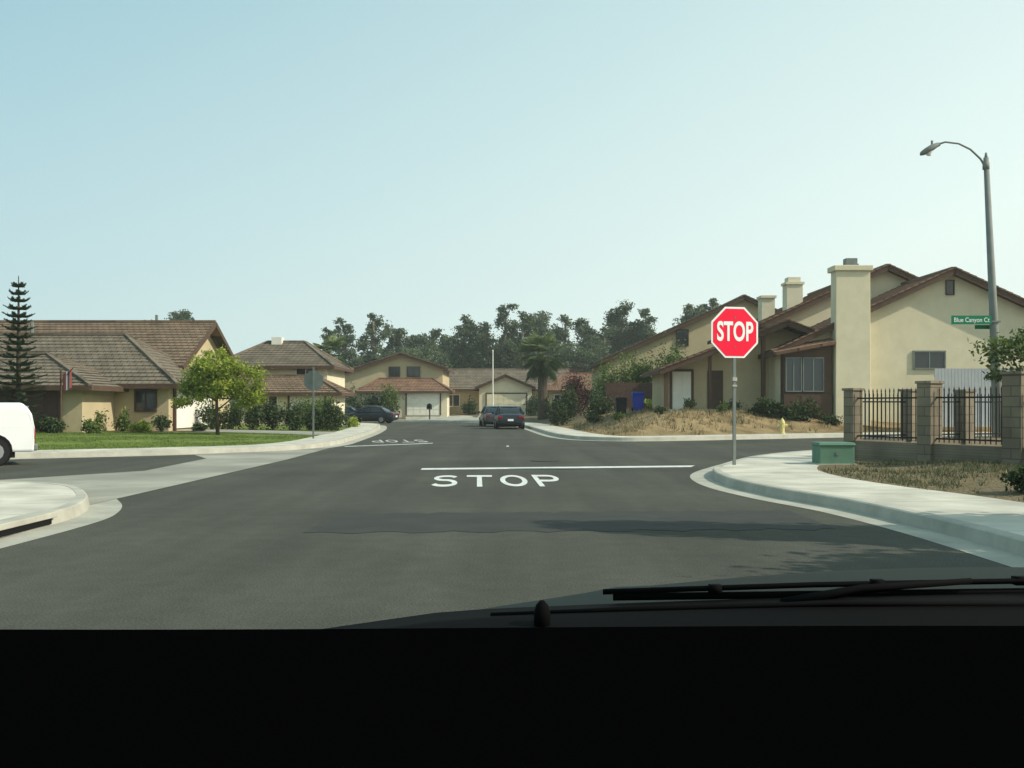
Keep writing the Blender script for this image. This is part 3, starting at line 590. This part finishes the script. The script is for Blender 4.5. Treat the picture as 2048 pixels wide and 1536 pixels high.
for t in (.25,.5,.75,1): pillar(pts[0][0]+(b2[0]-pts[0][0])*t,pts[0][1]+(b2[1]-pts[0][1])*t,.32,1.75)
b.build('pillars',M['block'],e); caps.build('caps',M['block'],e)
e=group('iron_fence',(9,21.6,.6)); b=MB()
def rail(p,q,z0=.62,z1=1.78):
    p=Vector((*p,0));q=Vector((*q,0)); L=(q-p).length; n=int(L/.12); d=(q-p)/L
    for k in (z0+.08,z1-.2): b.beam(p+Vector((0,0,k)),q+Vector((0,0,k)),.03,.035)
    for i in range(1,n):
        c=p+d*(L*i/n); b.box(c.x-.009,c.x+.009,c.y-.009,c.y+.009,z0,z1-.05); b.box(c.x-.014,c.x+.014,c.y-.014,c.y+.014,z1-.05,z1+.03,.013,.013)
for i in range(3): rail(pts[i],pts[i+1])
rail(pts[0],b2,z1=1.7)
b.build('bars',M['iron'],e)
# ------------------------------------------------------------------ street furniture
def octa(cx,cy,cz,r,y): 
    return [(cx+r*math.cos(math.radians(22.5+45*k)),y,cz+r*math.sin(math.radians(22.5+45*k))) for k in range(8)]
def octprism(mb,r,y0,y1,cz=0):
    v=octa(0,0,cz,r,y0)+octa(0,0,cz,r,y1); mb.add(v,[tuple(range(8)),tuple(range(15,7,-1))]+[(k,8+k,8+(k+1)%8,(k+1)%8) for k in range(8)])
e=group('stop_sign',(4.72,21.2,.15),math.radians(14),world=False); R=.54/math.cos(math.radians(22.5))
MB().box(-.032,.032,-.002,.04,-.05,3.1).build('post',M['galv'],e)
q=MB(); octprism(q,R,-.008,-.004,2.81); q.build('border',M['signw'],e)
q=MB(); octprism(q,R,-.003,.0,2.81); q.build('plate',M['galv'],e)
q=MB(); octprism(q,R*.925,-.014,-.010,2.81); q.build('face',M['red'],e)
text('lettering','STOP',M['signw'],(0,-.018,2.81),(math.pi/2,0,0),.34,.56,.002,.028,e,1.04)
MB().box(-.05,.05,-.02,.045,1.78,1.86).box(-.05,.05,-.02,.045,1.66,1.70).build('clamp',M['kerb'],e)
q=MB()
for zz in (2.5,3.12): q.tube([(0,-.014,zz),(0,-.022,zz)],.016,8)
q.build('bolts',M['galv'],e)
e=group('stop_sign',(-7.65,38.5,.15),math.radians(172),world=False); R=.38/math.cos(math.radians(22.5))
MB().box(-.03,.03,-.02,.02,-.05,2.75).build('post',M['galv'],e)
q=MB(); octprism(q,R,-.03,-.024,2.22); q.build('plate',M['galv'],e); q=MB(); octprism(q,R*.93,-.036,-.032,2.22); q.build('face',M['red'],e)
text('lettering','STOP',M['signw'],(0,-.04,2.22),(math.pi/2,0,0),.24,.4,.001,.02,e)
e=group('street_lamp',(14.6,30,.15)); MB().tube([(14.6,30,0),(14.45,30,4),(14.22,30,8.85)],[.15,.12,.075],14).build('pole',M['polegrey'],e,smooth=True)
arm=[(14.22,30,8.55),(14.05,30,8.82),(13.75,30,9.1),(13.4,30,9.27),(13.0,30,9.32),(12.75,30,9.24)]
MB().tube(arm,[.035,.033,.03,.028,.028,.028],8).tube([(14.22,30,8.84),(14.22,30,9.0)],[.05,.03],8).tube([(14.22,30,8.5),(14.22,30,8.7)],[.1,.1],10).build('arm',M['polegrey'],e,smooth=True)
h=MB(); n=10; rings=[(12.84,9.25,.05,.05),(12.74,9.22,.12,.08),(12.55,9.12,.17,.12),(12.38,9.03,.15,.1),(12.26,8.97,.07,.06)]
V=[];Fq=[]
for x,zz,ry,rz in rings: V+=[(x,30+ry*math.cos(2*math.pi*k/n),zz+rz*math.sin(2*math.pi*k/n)) for k in range(n)]
for i in range(4):
    for k in range(n): Fq.append((i*n+k,i*n+(k+1)%n,(i+1)*n+(k+1)%n,(i+1)*n+k))
Fq+=[tuple(range(n)),tuple(range(4*n,5*n))]; h.add(V,Fq); h.build('lamp_head',M['polegrey'],e,smooth=True)
MB().tube([(12.52,30,9.04),(12.50,30,8.92)],[.11,.07],10).build('lens',M['signw'],e)
MB().tube([(12.6,30,9.2),(12.6,30,9.36)],[.035,.035],8).build('photocell',M['galv'],e)
MB().box(13.12,14.32,29.85,29.87,3.84,4.1).build('name_plate',M['signg'],e); text('name_text','Blue Canyon Ct',M['signw'],(13.72,29.845,3.965),(math.pi/2,0,0),.165,.19,.001,.004,e)
MB().box(13.95,14.45,30.13,30.15,3.72,3.84).build('cross_name_plate',M['signg'],e); MB().box(14.25,14.6,29.86,30.0,3.9,3.95).build('bracket',M['galv'],e)
e=group('utility_pole',(-1.75,91.5,.2)); MB().tube([(-1.75,91.5,0),(-1.75,91.5,6.4)],[.07,.045],8).tube([(-1.75,91.5,6.4),(-1.75,91.5,6.55)],[.08,.02],8).build('pole',M['white'],e)
e=group('utility_box',(6.95,21.5,.15)); MB().box(6.55,7.3,21.3,21.85,.14,.56).build('cabinet',M['boxg'],e,bevel=.02); MB().box(6.52,7.33,21.27,21.88,.562,.62,.03,.03).build('lid',M['boxg'],e,bevel=.01)
MB().box(6.5,7.35,21.2,21.95,.1,.139+.03).build('pad',M['kerb'],e); MB().box(6.9,6.96,21.285,21.299,.35,.42).build('latch',M['galv'],e)
hx,hy=12.15,44.95; hz=.15; e=group('fire_hydrant',(hx,hy,hz)); b=MB()
prof=[(0,.14),(.04,.14),(.05,.1),(.12,.1),(.42,.095),(.46,.12),(.5,.12),(.53,.115),(.6,.09),(.65,.05),(.68,.03),(.72,.03)]
b.tube([(hx,hy,hz+z_) for z_,r in prof],[r for z_,r in prof],14); b.tube([(hx-.2,hy,hz+.38),(hx+.2,hy,hz+.38)],.05,10); b.tube([(hx-.22,hy,hz+.38),(hx-.17,hy,hz+.38)],.065,8); b.tube([(hx+.17,hy,hz+.38),(hx+.22,hy,hz+.38)],.065,8)
b.tube([(hx,hy,hz+.34),(hx,hy-.2,hz+.34)],.07,10); b.build('body',M['hyd'],e,smooth=False)
def bin_(name,x,y,m):
    z0=H(x,y); e=group(name,(x,y,z0)); b=MB(); v=[(x-.24,y-.27,z0+.06),(x+.24,y-.27,z0+.06),(x+.24,y+.27,z0+.06),(x-.24,y+.27,z0+.06),(x-.31,y-.36,z0+.98),(x+.31,y-.36,z0+.98),(x+.31,y+.36,z0+.98),(x-.31,y+.36,z0+.98)]
    b.add(v,[(0,3,2,1),(4,5,6,7),(0,1,5,4),(1,2,6,5),(2,3,7,6),(3,0,4,7)]); b.build('tub',M[m],e,bevel=.03)
    MB().box(x-.34,x+.34,y-.4,y+.38,z0+.985,z0+1.07,.04,.05).build('lid',M[m],e,bevel=.02); w=MB(); w.tube([(x-.3,y+.28,z0+.12),(x-.24,y+.28,z0+.12)],.12,12); w.tube([(x+.24,y+.28,z0+.12),(x+.3,y+.28,z0+.12)],.12,12); w.tube([(x-.28,y+.45,z0+.98),(x+.28,y+.45,z0+.98)],.02,6); w.build('wheels_and_handle',M['tyre'],e)
bin_('recycling_bin',6.85,54.4,'blue'); bin_('trash_bin',5.95,54.6,'black')
e=group('mailbox',(-7.5,90,.2)); MB().box(-7.56,-7.44,91.0,91.12,.1,1.1).build('post',M['bark'],e); MB().box(-7.75,-7.3,90.8,91.3,1.1,1.45).tube([(-7.52,90.8,1.42),(-7.52,91.3,1.42)],.22,12).build('box',M['black'],e)
e=group('flag_pole',(-18.5,41,.3)); MB().tube([(-18.9,41.9,0),(-18.9,41.9,2.9)],.045,8).tube([(-18.9,41.9,2.4),(-18.2,41.5,3.0)],.02,6).build('pole',M['brown'],e)
for nm,mm,kk in (('stripes_red','flagred',0),('stripes_white','flagwhite',1)):
    b=MB()
    for i in range(kk,7,2):
        for j in range(6): 
            x=-18.72+i*.05; z1=2.75-j*.13+i*.03; b.add([(x,41.7+.04*math.sin(i*1.9),z1),(x+.05,41.7+.04*math.sin(i*1.9+1.9),z1+.02),(x+.05,41.7+.04*math.sin(i*1.9+1.9),z1-.11),(x,41.7+.04*math.sin(i*1.9),z1-.13)],[(0,1,2,3)])
    b.build(nm,M[mm],e)
# ------------------------------------------------------------------ vehicles
def wheel(e,x,y,r,side,w=.2):
    MB().tube([(x,y-w/2,r),(x,y+w/2,r)],r,20).build('tyre',M['tyre'],e)
    MB().tube([(x,y-w/2-.006,r),(x,y+w/2+.006,r)],r*.62,12).build('rim',M['rim'],e)
def loft(name,secs,m,e,sub=2):
    V=[];n=len(secs[0][1])
    for x,hs in secs:
        V+=[(x,y,zz) for y,zz in hs]+[(x,-y,zz) for y,zz in reversed(hs)]
    k=2*n; F_=[]
    for i in range(len(secs)-1):
        for j in range(k): F_.append((i*k+j,i*k+(j+1)%k,(i+1)*k+(j+1)%k,(i+1)*k+j))
    F_.append(tuple(range(k))[::-1]); F_.append(tuple((len(secs)-1)*k+j for j in range(k)))
    me=bpy.data.meshes.new(name); me.from_pydata(V,[],F_); me.materials.append(m); me.shade_smooth(); o=bpy.data.objects.new(name,me); C.objects.link(o); attach(o,e)
    md=o.modifiers.new('s','SUBSURF'); md.levels=sub; md.render_levels=sub; return o
def car(name,loc,rz,m,L=4.6,W=1.76,Ht=1.42):
    e=group(name,loc,rz,world=False); h=W/2; s=Ht/1.42
    def sec(x,w,zb,zt): return (x,[(w*.75,zb),(w*.97,zb+.08),(w,zb+(zt-zb)*.5),(w*.95,zt-.07),(w*.8,zt),(w*.3,zt+.02)])
    body=[sec(-L/2,h*.82,.3,.72),sec(-L/2+.08,h*.93,.24,.9),sec(-L/2+.7,h,.2,.96),sec(-.5,h,.18,.92),sec(.8,h,.18,.92),sec(L/2-.8,h*.98,.2,.84),sec(L/2-.15,h*.9,.24,.7),sec(L/2,h*.78,.3,.6)]
    gh=[(-1.75,.8,.9),(-1.15,.72,1.34*s),(-.5,.72,1.42*s),(.35,.71,1.4*s),(1.25,.8,.88)]
    loft('body',body,m,e)
    def ghs(f,drop,zr): 
        out=[]
        for x,w,zt in gh:
            out.append((x,[(h*.93*f,.86),(h*.93*f,.9),(h*(w+.06)*f,.9+(zt-.9)*.5),(h*w*f,max(.9,zt-.05)-drop),(h*w*.85*f,max(.9,zt)-drop),(h*.3*f,max(.9,zt)+.015-drop)]))
        return out
    loft('glass',ghs(1.0,.012,0),M['carglass'],e)
    r=[]
    for x,w,zt in gh[1:4]: r.append((x,[(h*w*.95,zt-.07),(h*w,zt-.055),(h*w*1.0,zt-.03),(h*w*.9,zt+.0),(h*w*.6,zt+.015),(h*.2,zt+.02)]))
    loft('roof',r,m,e,1)
    p=MB()
    for sy in (-1,1):
        a=gh[0];b_=gh[1];c=gh[3];d_=gh[4];mid=gh[2]
        p.beam((a[0]+.05,sy*h*.92,.9),(b_[0],sy*h*b_[1]*.99,b_[2]-.04),.07,.09); p.beam((d_[0],sy*h*.9,.88),(c[0],sy*h*c[1]*.99,c[2]-.04),.06,.07); p.beam((mid[0]+.1,sy*h*.95,.88),(mid[0]+.1,sy*h*.74,mid[2]-.04),.04,.08)
    p.build('pillars',m,e)
    for x in (-L/2+.95,L/2-.9):
        for y in (-h+.1,h-.1): wheel(e,x,y,.31,1)
    k=MB()
    for sy in (-1,1): k.box(-L/2-.02,-L/2+.12,min(sy*h*.55,sy*h*.88),max(sy*h*.55,sy*h*.88),.66,.8)
    k.build('tail_lights',M['tail'],e,bevel=.02)
    k=MB()
    for sy in (-1,1): k.box(L/2-.14,L/2+.01,min(sy*h*.45,sy*h*.8),max(sy*h*.45,sy*h*.8),.54,.66)
    k.build('head_lights',M['head'],e,bevel=.02)
    MB().box(-L/2-.035,-L/2+.02,-.17,.17,.5,.62).build('licence_plate',M['signw'],e)
    k=MB()
    for sy in (-1,1): k.box(.85,1.0,min(sy*h*.98,sy*(h+.16)),max(sy*h*.98,sy*(h+.16)),.9,1.04)
    k.build('mirrors',m,e,bevel=.02)
    MB().box(-L/2+.5,L/2-.5,-h*.85,h*.85,.16,.35).build('underbody',M['tyre'],e)
    return e
def van(name,loc,rz,m,L=4.7,W=1.8,Ht=1.62):
    """boxy cargo van: rear at -x"""
    e=group(name,loc,rz,world=False); h=W/2
    prof=[(-L/2,.32),(-L/2-.01,.9),(-L/2+.04,1.2),(-L/2+.13,Ht-.12),(-L/2+.26,Ht),(.9,Ht),(1.15,Ht-.05),(1.75,1.05),(2.2,.92),(L/2,.78),(L/2,.32)]
    V=[];Fq=[];k=len(prof)
    for y,tw in ((-h,1),(h,1)):
        for x,zz in prof:
            t=max(0,(zz-.95))/(Ht-.95); V.append((x,y*(1-.1*t),zz))
    Fq.append(tuple(range(k))); Fq.append(tuple(range(2*k-1,k-1,-1)))
    for i in range(k): Fq.append((i,k+i,k+(i+1)%k,(i+1)%k))
    b=MB(); b.add(V,Fq); b.build('body',m,e,bevel=.05)
    g=MB()
    for sy in (-1,1):
        y0=sy*(h*(1-.1*.15)+.004); y1=sy*(h*(1-.1*.75)+.004)
        for xa,xb,xc in ((.45,1.5,1.05),(-.75,.3,.3)):
            q=[(xa,y0,1.05),(xb,y0,1.05),(xc,y1,1.42),(xa,y1,1.42)]; g.add(q if sy<0 else q[::-1],[(0,1,2,3)])
    g.add([(-L/2+.005,-h*.72,1.08),(-L/2+.005,h*.72,1.08),(-L/2+.09,h*.66,1.4),(-L/2+.09,-h*.66,1.4)],[(0,1,2,3)])
    g.add([(1.74,-h*.85,1.085),(1.74,h*.85,1.085),(1.22,h*.8,1.47),(1.22,-h*.8,1.47)],[(0,1,2,3)])
    g.build('glass',M['carglass'],e)
    s=MB()
    for sy in (-1,1):
        for x in (-.83,.38): s.box(x-.008,x+.008,min(sy*h,sy*(h+.004)),max(sy*h,sy*(h+.004)),.4,1.0)
    s.box(-L/2-.02,-L/2+.0,-.01,.01,.45,1.0); s.build('door_seams',M['tyre'],e)
    MB().box(-L/2-.08,-L/2+.1,-h*.96,h*.96,.34,.5).box(L/2-.1,L/2+.08,-h*.96,h*.96,.34,.52).build('bumpers',M['galv'],e,bevel=.03)
    t=MB()
    for sy in (-1,1): t.box(-L/2-.03,-L/2+.03,min(sy*h*.84,sy*h*.96),max(sy*h*.84,sy*h*.96),.62,.86)
    t.build('tail_lights',M['tail'],e,bevel=.01)
    MB().box(-L/2-.035,-L/2,-.17,.17,.55,.67).build('licence_plate',M['signw'],e)
    for x in (-L/2+.85,L/2-.9):
        for y in (-h+.1,h-.1): 
            wheel(e,x,y*1.02,.33,1)
            MB().tube([(x,y-.11,.36),(x,y+.11,.36)],.385,20).build('wheel_arch',M['dark'],e)
    MB().box(-L/2+.4,L/2-.4,-h*.85,h*.85,.18,.33).build('underbody',M['tyre'],e)
    return e
car('parked_car',(-.2,62,0),math.radians(93),M['carblk'])
car('parked_car',(-1.25,69,0),math.radians(97),M['carblue'])
car('parked_car',(-11.6,81.6,0),math.radians(165),M['carblk'])
car('parked_car',(-14.6,84.8,0),math.radians(168),M['carblk'])
van('parked_van',(-13.78,23.2,0),math.radians(212),M['carwht'],Ht=1.48)
# ------------------------------------------------------------------ own car (front seen from the seat)
e=group('car',(.4,1,0)); V=[];Fq=[]; nxh,nyh=30,24
for j in range(nyh+1):
    for i in range(nxh+1):
        x=-.55+1.9*i/nxh; y=.98+1.35*j/nyh; zz=1.205-.125*(y-1)-.09*((.95-min(x,.95))/1.05)**2-.09*((max(x,.95)-.95)/1.05)**2-(.35*max(0,y-1.95)**1.6)
        zz+=.006*math.exp(-((x-.2)/.05)**2)
        V.append((x,y,zz))
for j in range(nyh):
    for i in range(nxh): k=j*(nxh+1)+i; Fq.append((k,k+1,k+nxh+2,k+nxh+1))
h=MB(); h.add(V,Fq)
for i in range(nxh): 
    a=nyh*(nxh+1)+i; pa,pb=h.v[a],h.v[a+1]; h.add([pa,pb,(pb[0],2.42,.3),(pa[0],2.42,.3)],[(0,1,2,3)])
for j in range(nyh):
    for i,xx in ((0,-.58),(nxh,1.38)):
        a=j*(nxh+1)+i; pa,pb=h.v[a],h.v[a+nxh+1]; h.add([pa,pb,(xx,pb[1],.3),(xx,pa[1],.3)],[(0,1,2,3)])
h.build('hood',M['hood'],e,smooth=True)
c=MB(); n=40; V=[];Fq=[]
for j,(y,dz) in enumerate([(.79,-.03),(.84,-.012),(.92,-.0),(.985,-.004),(.99,-.05)]):
    for i in range(n+1):
        x=-.55+1.9*i/n; V.append((x,y,1.222-.020*((.75-min(x,.75))/.82)**2-.09*max(0,-.06-x)+dz))
for j in range(4):
    for i in range(n): k=j*(n+1)+i; Fq.append((k,k+1,k+n+2,k+n+1))
c.add(V,Fq); c.build('cowl',M['rubber'],e,smooth=True)
V=[];Fq=[]
prof=[(.3,.6),(.33,1.16),(.38,1.195),(.5,1.212),(.65,1.222),(.77,1.2287),(.785,1.226),(.79,1.15)]
for y,zz in prof:
    for i in range(n+1): x=-.6+2.0*i/n; V.append((x,y,zz+.0015*math.sin(x*5)))
for j in range(len(prof)-1):
    for i in range(n): k=j*(n+1)+i; Fq.append((k,k+1,k+n+2,k+n+1))
c=MB(); c.add(V,Fq); c.build('dashboard',M['dash'],e,smooth=True)
w=MB(); w.tube([(.09,.99,1.216),(.3,.985,1.224),(.55,.98,1.2295),(.8,.975,1.228)],.0028,6); w.beam((.10,.99,1.211),(.75,.978,1.2215),.003,.007); w.tube([(.26,.96,1.21),(.34,.975,1.222),(.45,.98,1.2285)],[.006,.004,.003],6)
w.tube([(-.02,.94,1.203),(.14,.93,1.212),(.3,.92,1.218),(.5,.91,1.220)],.0028,6); w.tube([(.5,.9,1.215),(.62,.92,1.225),(.9,.93,1.231)],[.008,.005,.004],6)
for x,zz in ((.2,1.220),(.36,1.225),(.5,1.228)): w.box(x-.006,x+.006,.98,.99,zz-.004,zz+.004)
w.build('wipers',M['rubber'],e,smooth=True)
nz=MB(); nz.tube([(.027,.9,1.198),(.027,.9,1.214),(.027,.9,1.221),(.027,.9,1.225)],[.0075,.0075,.0055,.002],12); nz.build('washer_nozzle',M['rubber'],e,smooth=True)
b=MB()
for x,y in ((-.52,1.75),(1.32,1.75)): b.tube([(x-.1,y,.32),(x+.1,y,.32)],.32,20)
b.build('front_wheels',M['tyre'],e)
# ------------------------------------------------------------------ haze in the air
hz_m=bpy.data.materials.new('haze_air'); hz_m.use_nodes=True; nt=hz_m.node_tree; nt.nodes.remove(nt.nodes['Principled BSDF'])
vs=nt.nodes.new('ShaderNodeVolumeScatter'); vs.inputs['Color'].default_value=(.95,1,.95,1); vs.inputs['Density'].default_value=.0006; vs.inputs['Anisotropy'].default_value=.3
nt.links.new(vs.outputs[0],nt.nodes['Material Output'].inputs['Volume'])
MB().box(-260,260,-60,330,-2,45).build('haze',hz_m)
# ------------------------------------------------------------------ light
el=math.radians(36); S=Vector((.965,-.26,0)).normalized()*math.cos(el)+Vector((0,0,math.sin(el)))
sun=bpy.data.lights.new('sun','SUN'); sun.energy=4.9; sun.angle=math.radians(.5); sun.color=(1,.93,.78); so=bpy.data.objects.new('sun',sun); C.objects.link(so)
so.rotation_euler=S.to_track_quat('Z','Y').to_euler(); so.location=(30,-10,40)
w=bpy.data.worlds.new('World'); scene.world=w; w.use_nodes=True; nt=w.node_tree; N=nt.nodes; bg=N['Background']; L=nt.links
sk=N.new('ShaderNodeTexSky'); sk.sky_type='NISHITA'; sk.sun_disc=False; sk.sun_elevation=el; sk.sun_rotation=math.atan2(S.x,S.y); sk.dust_density=2.5; sk.air_density=1.0; sk.ozone_density=1.0
tc=N.new('ShaderNodeTexCoord'); dp=N.new('ShaderNodeVectorMath'); dp.operation='DOT_PRODUCT'; dp.inputs[1].default_value=(-.85,.1,1.6); L.new(tc.outputs['Generated'],dp.inputs[0])
rp=N.new('ShaderNodeValToRGB'); rp.color_ramp.interpolation='LINEAR'
rp.color_ramp.elements[0].position=0; rp.color_ramp.elements[0].color=(.86,1.0,.92,1); rp.color_ramp.elements[1].position=1; rp.color_ramp.elements[1].color=(.36,.60,.66,1)
L.new(dp.outputs['Value'],rp.inputs[0])
sc=N.new('ShaderNodeVectorMath'); sc.operation='SCALE'; sc.inputs['Scale'].default_value=10.6; L.new(rp.outputs[0],sc.inputs[0])
mx=N.new('ShaderNodeMix'); mx.data_type='RGBA'; mx.inputs[0].default_value=.82
L.new(sk.outputs[0],mx.inputs[6]); L.new(sc.outputs[0],mx.inputs[7]); L.new(mx.outputs[2],bg.inputs['Color']); bg.inputs['Strength'].default_value=.11
# ------------------------------------------------------------------ camera
cd=bpy.data.cameras.new('camera'); cd.sensor_width=36; cd.lens=36*2000/2048; cd.shift_y=44/2048; cd.clip_start=.05; cd.clip_end=4000
co=bpy.data.objects.new('camera',cd); C.objects.link(co); co.location=(0,0,1.4); co.rotation_euler=(math.pi/2,0,0); scene.camera=co
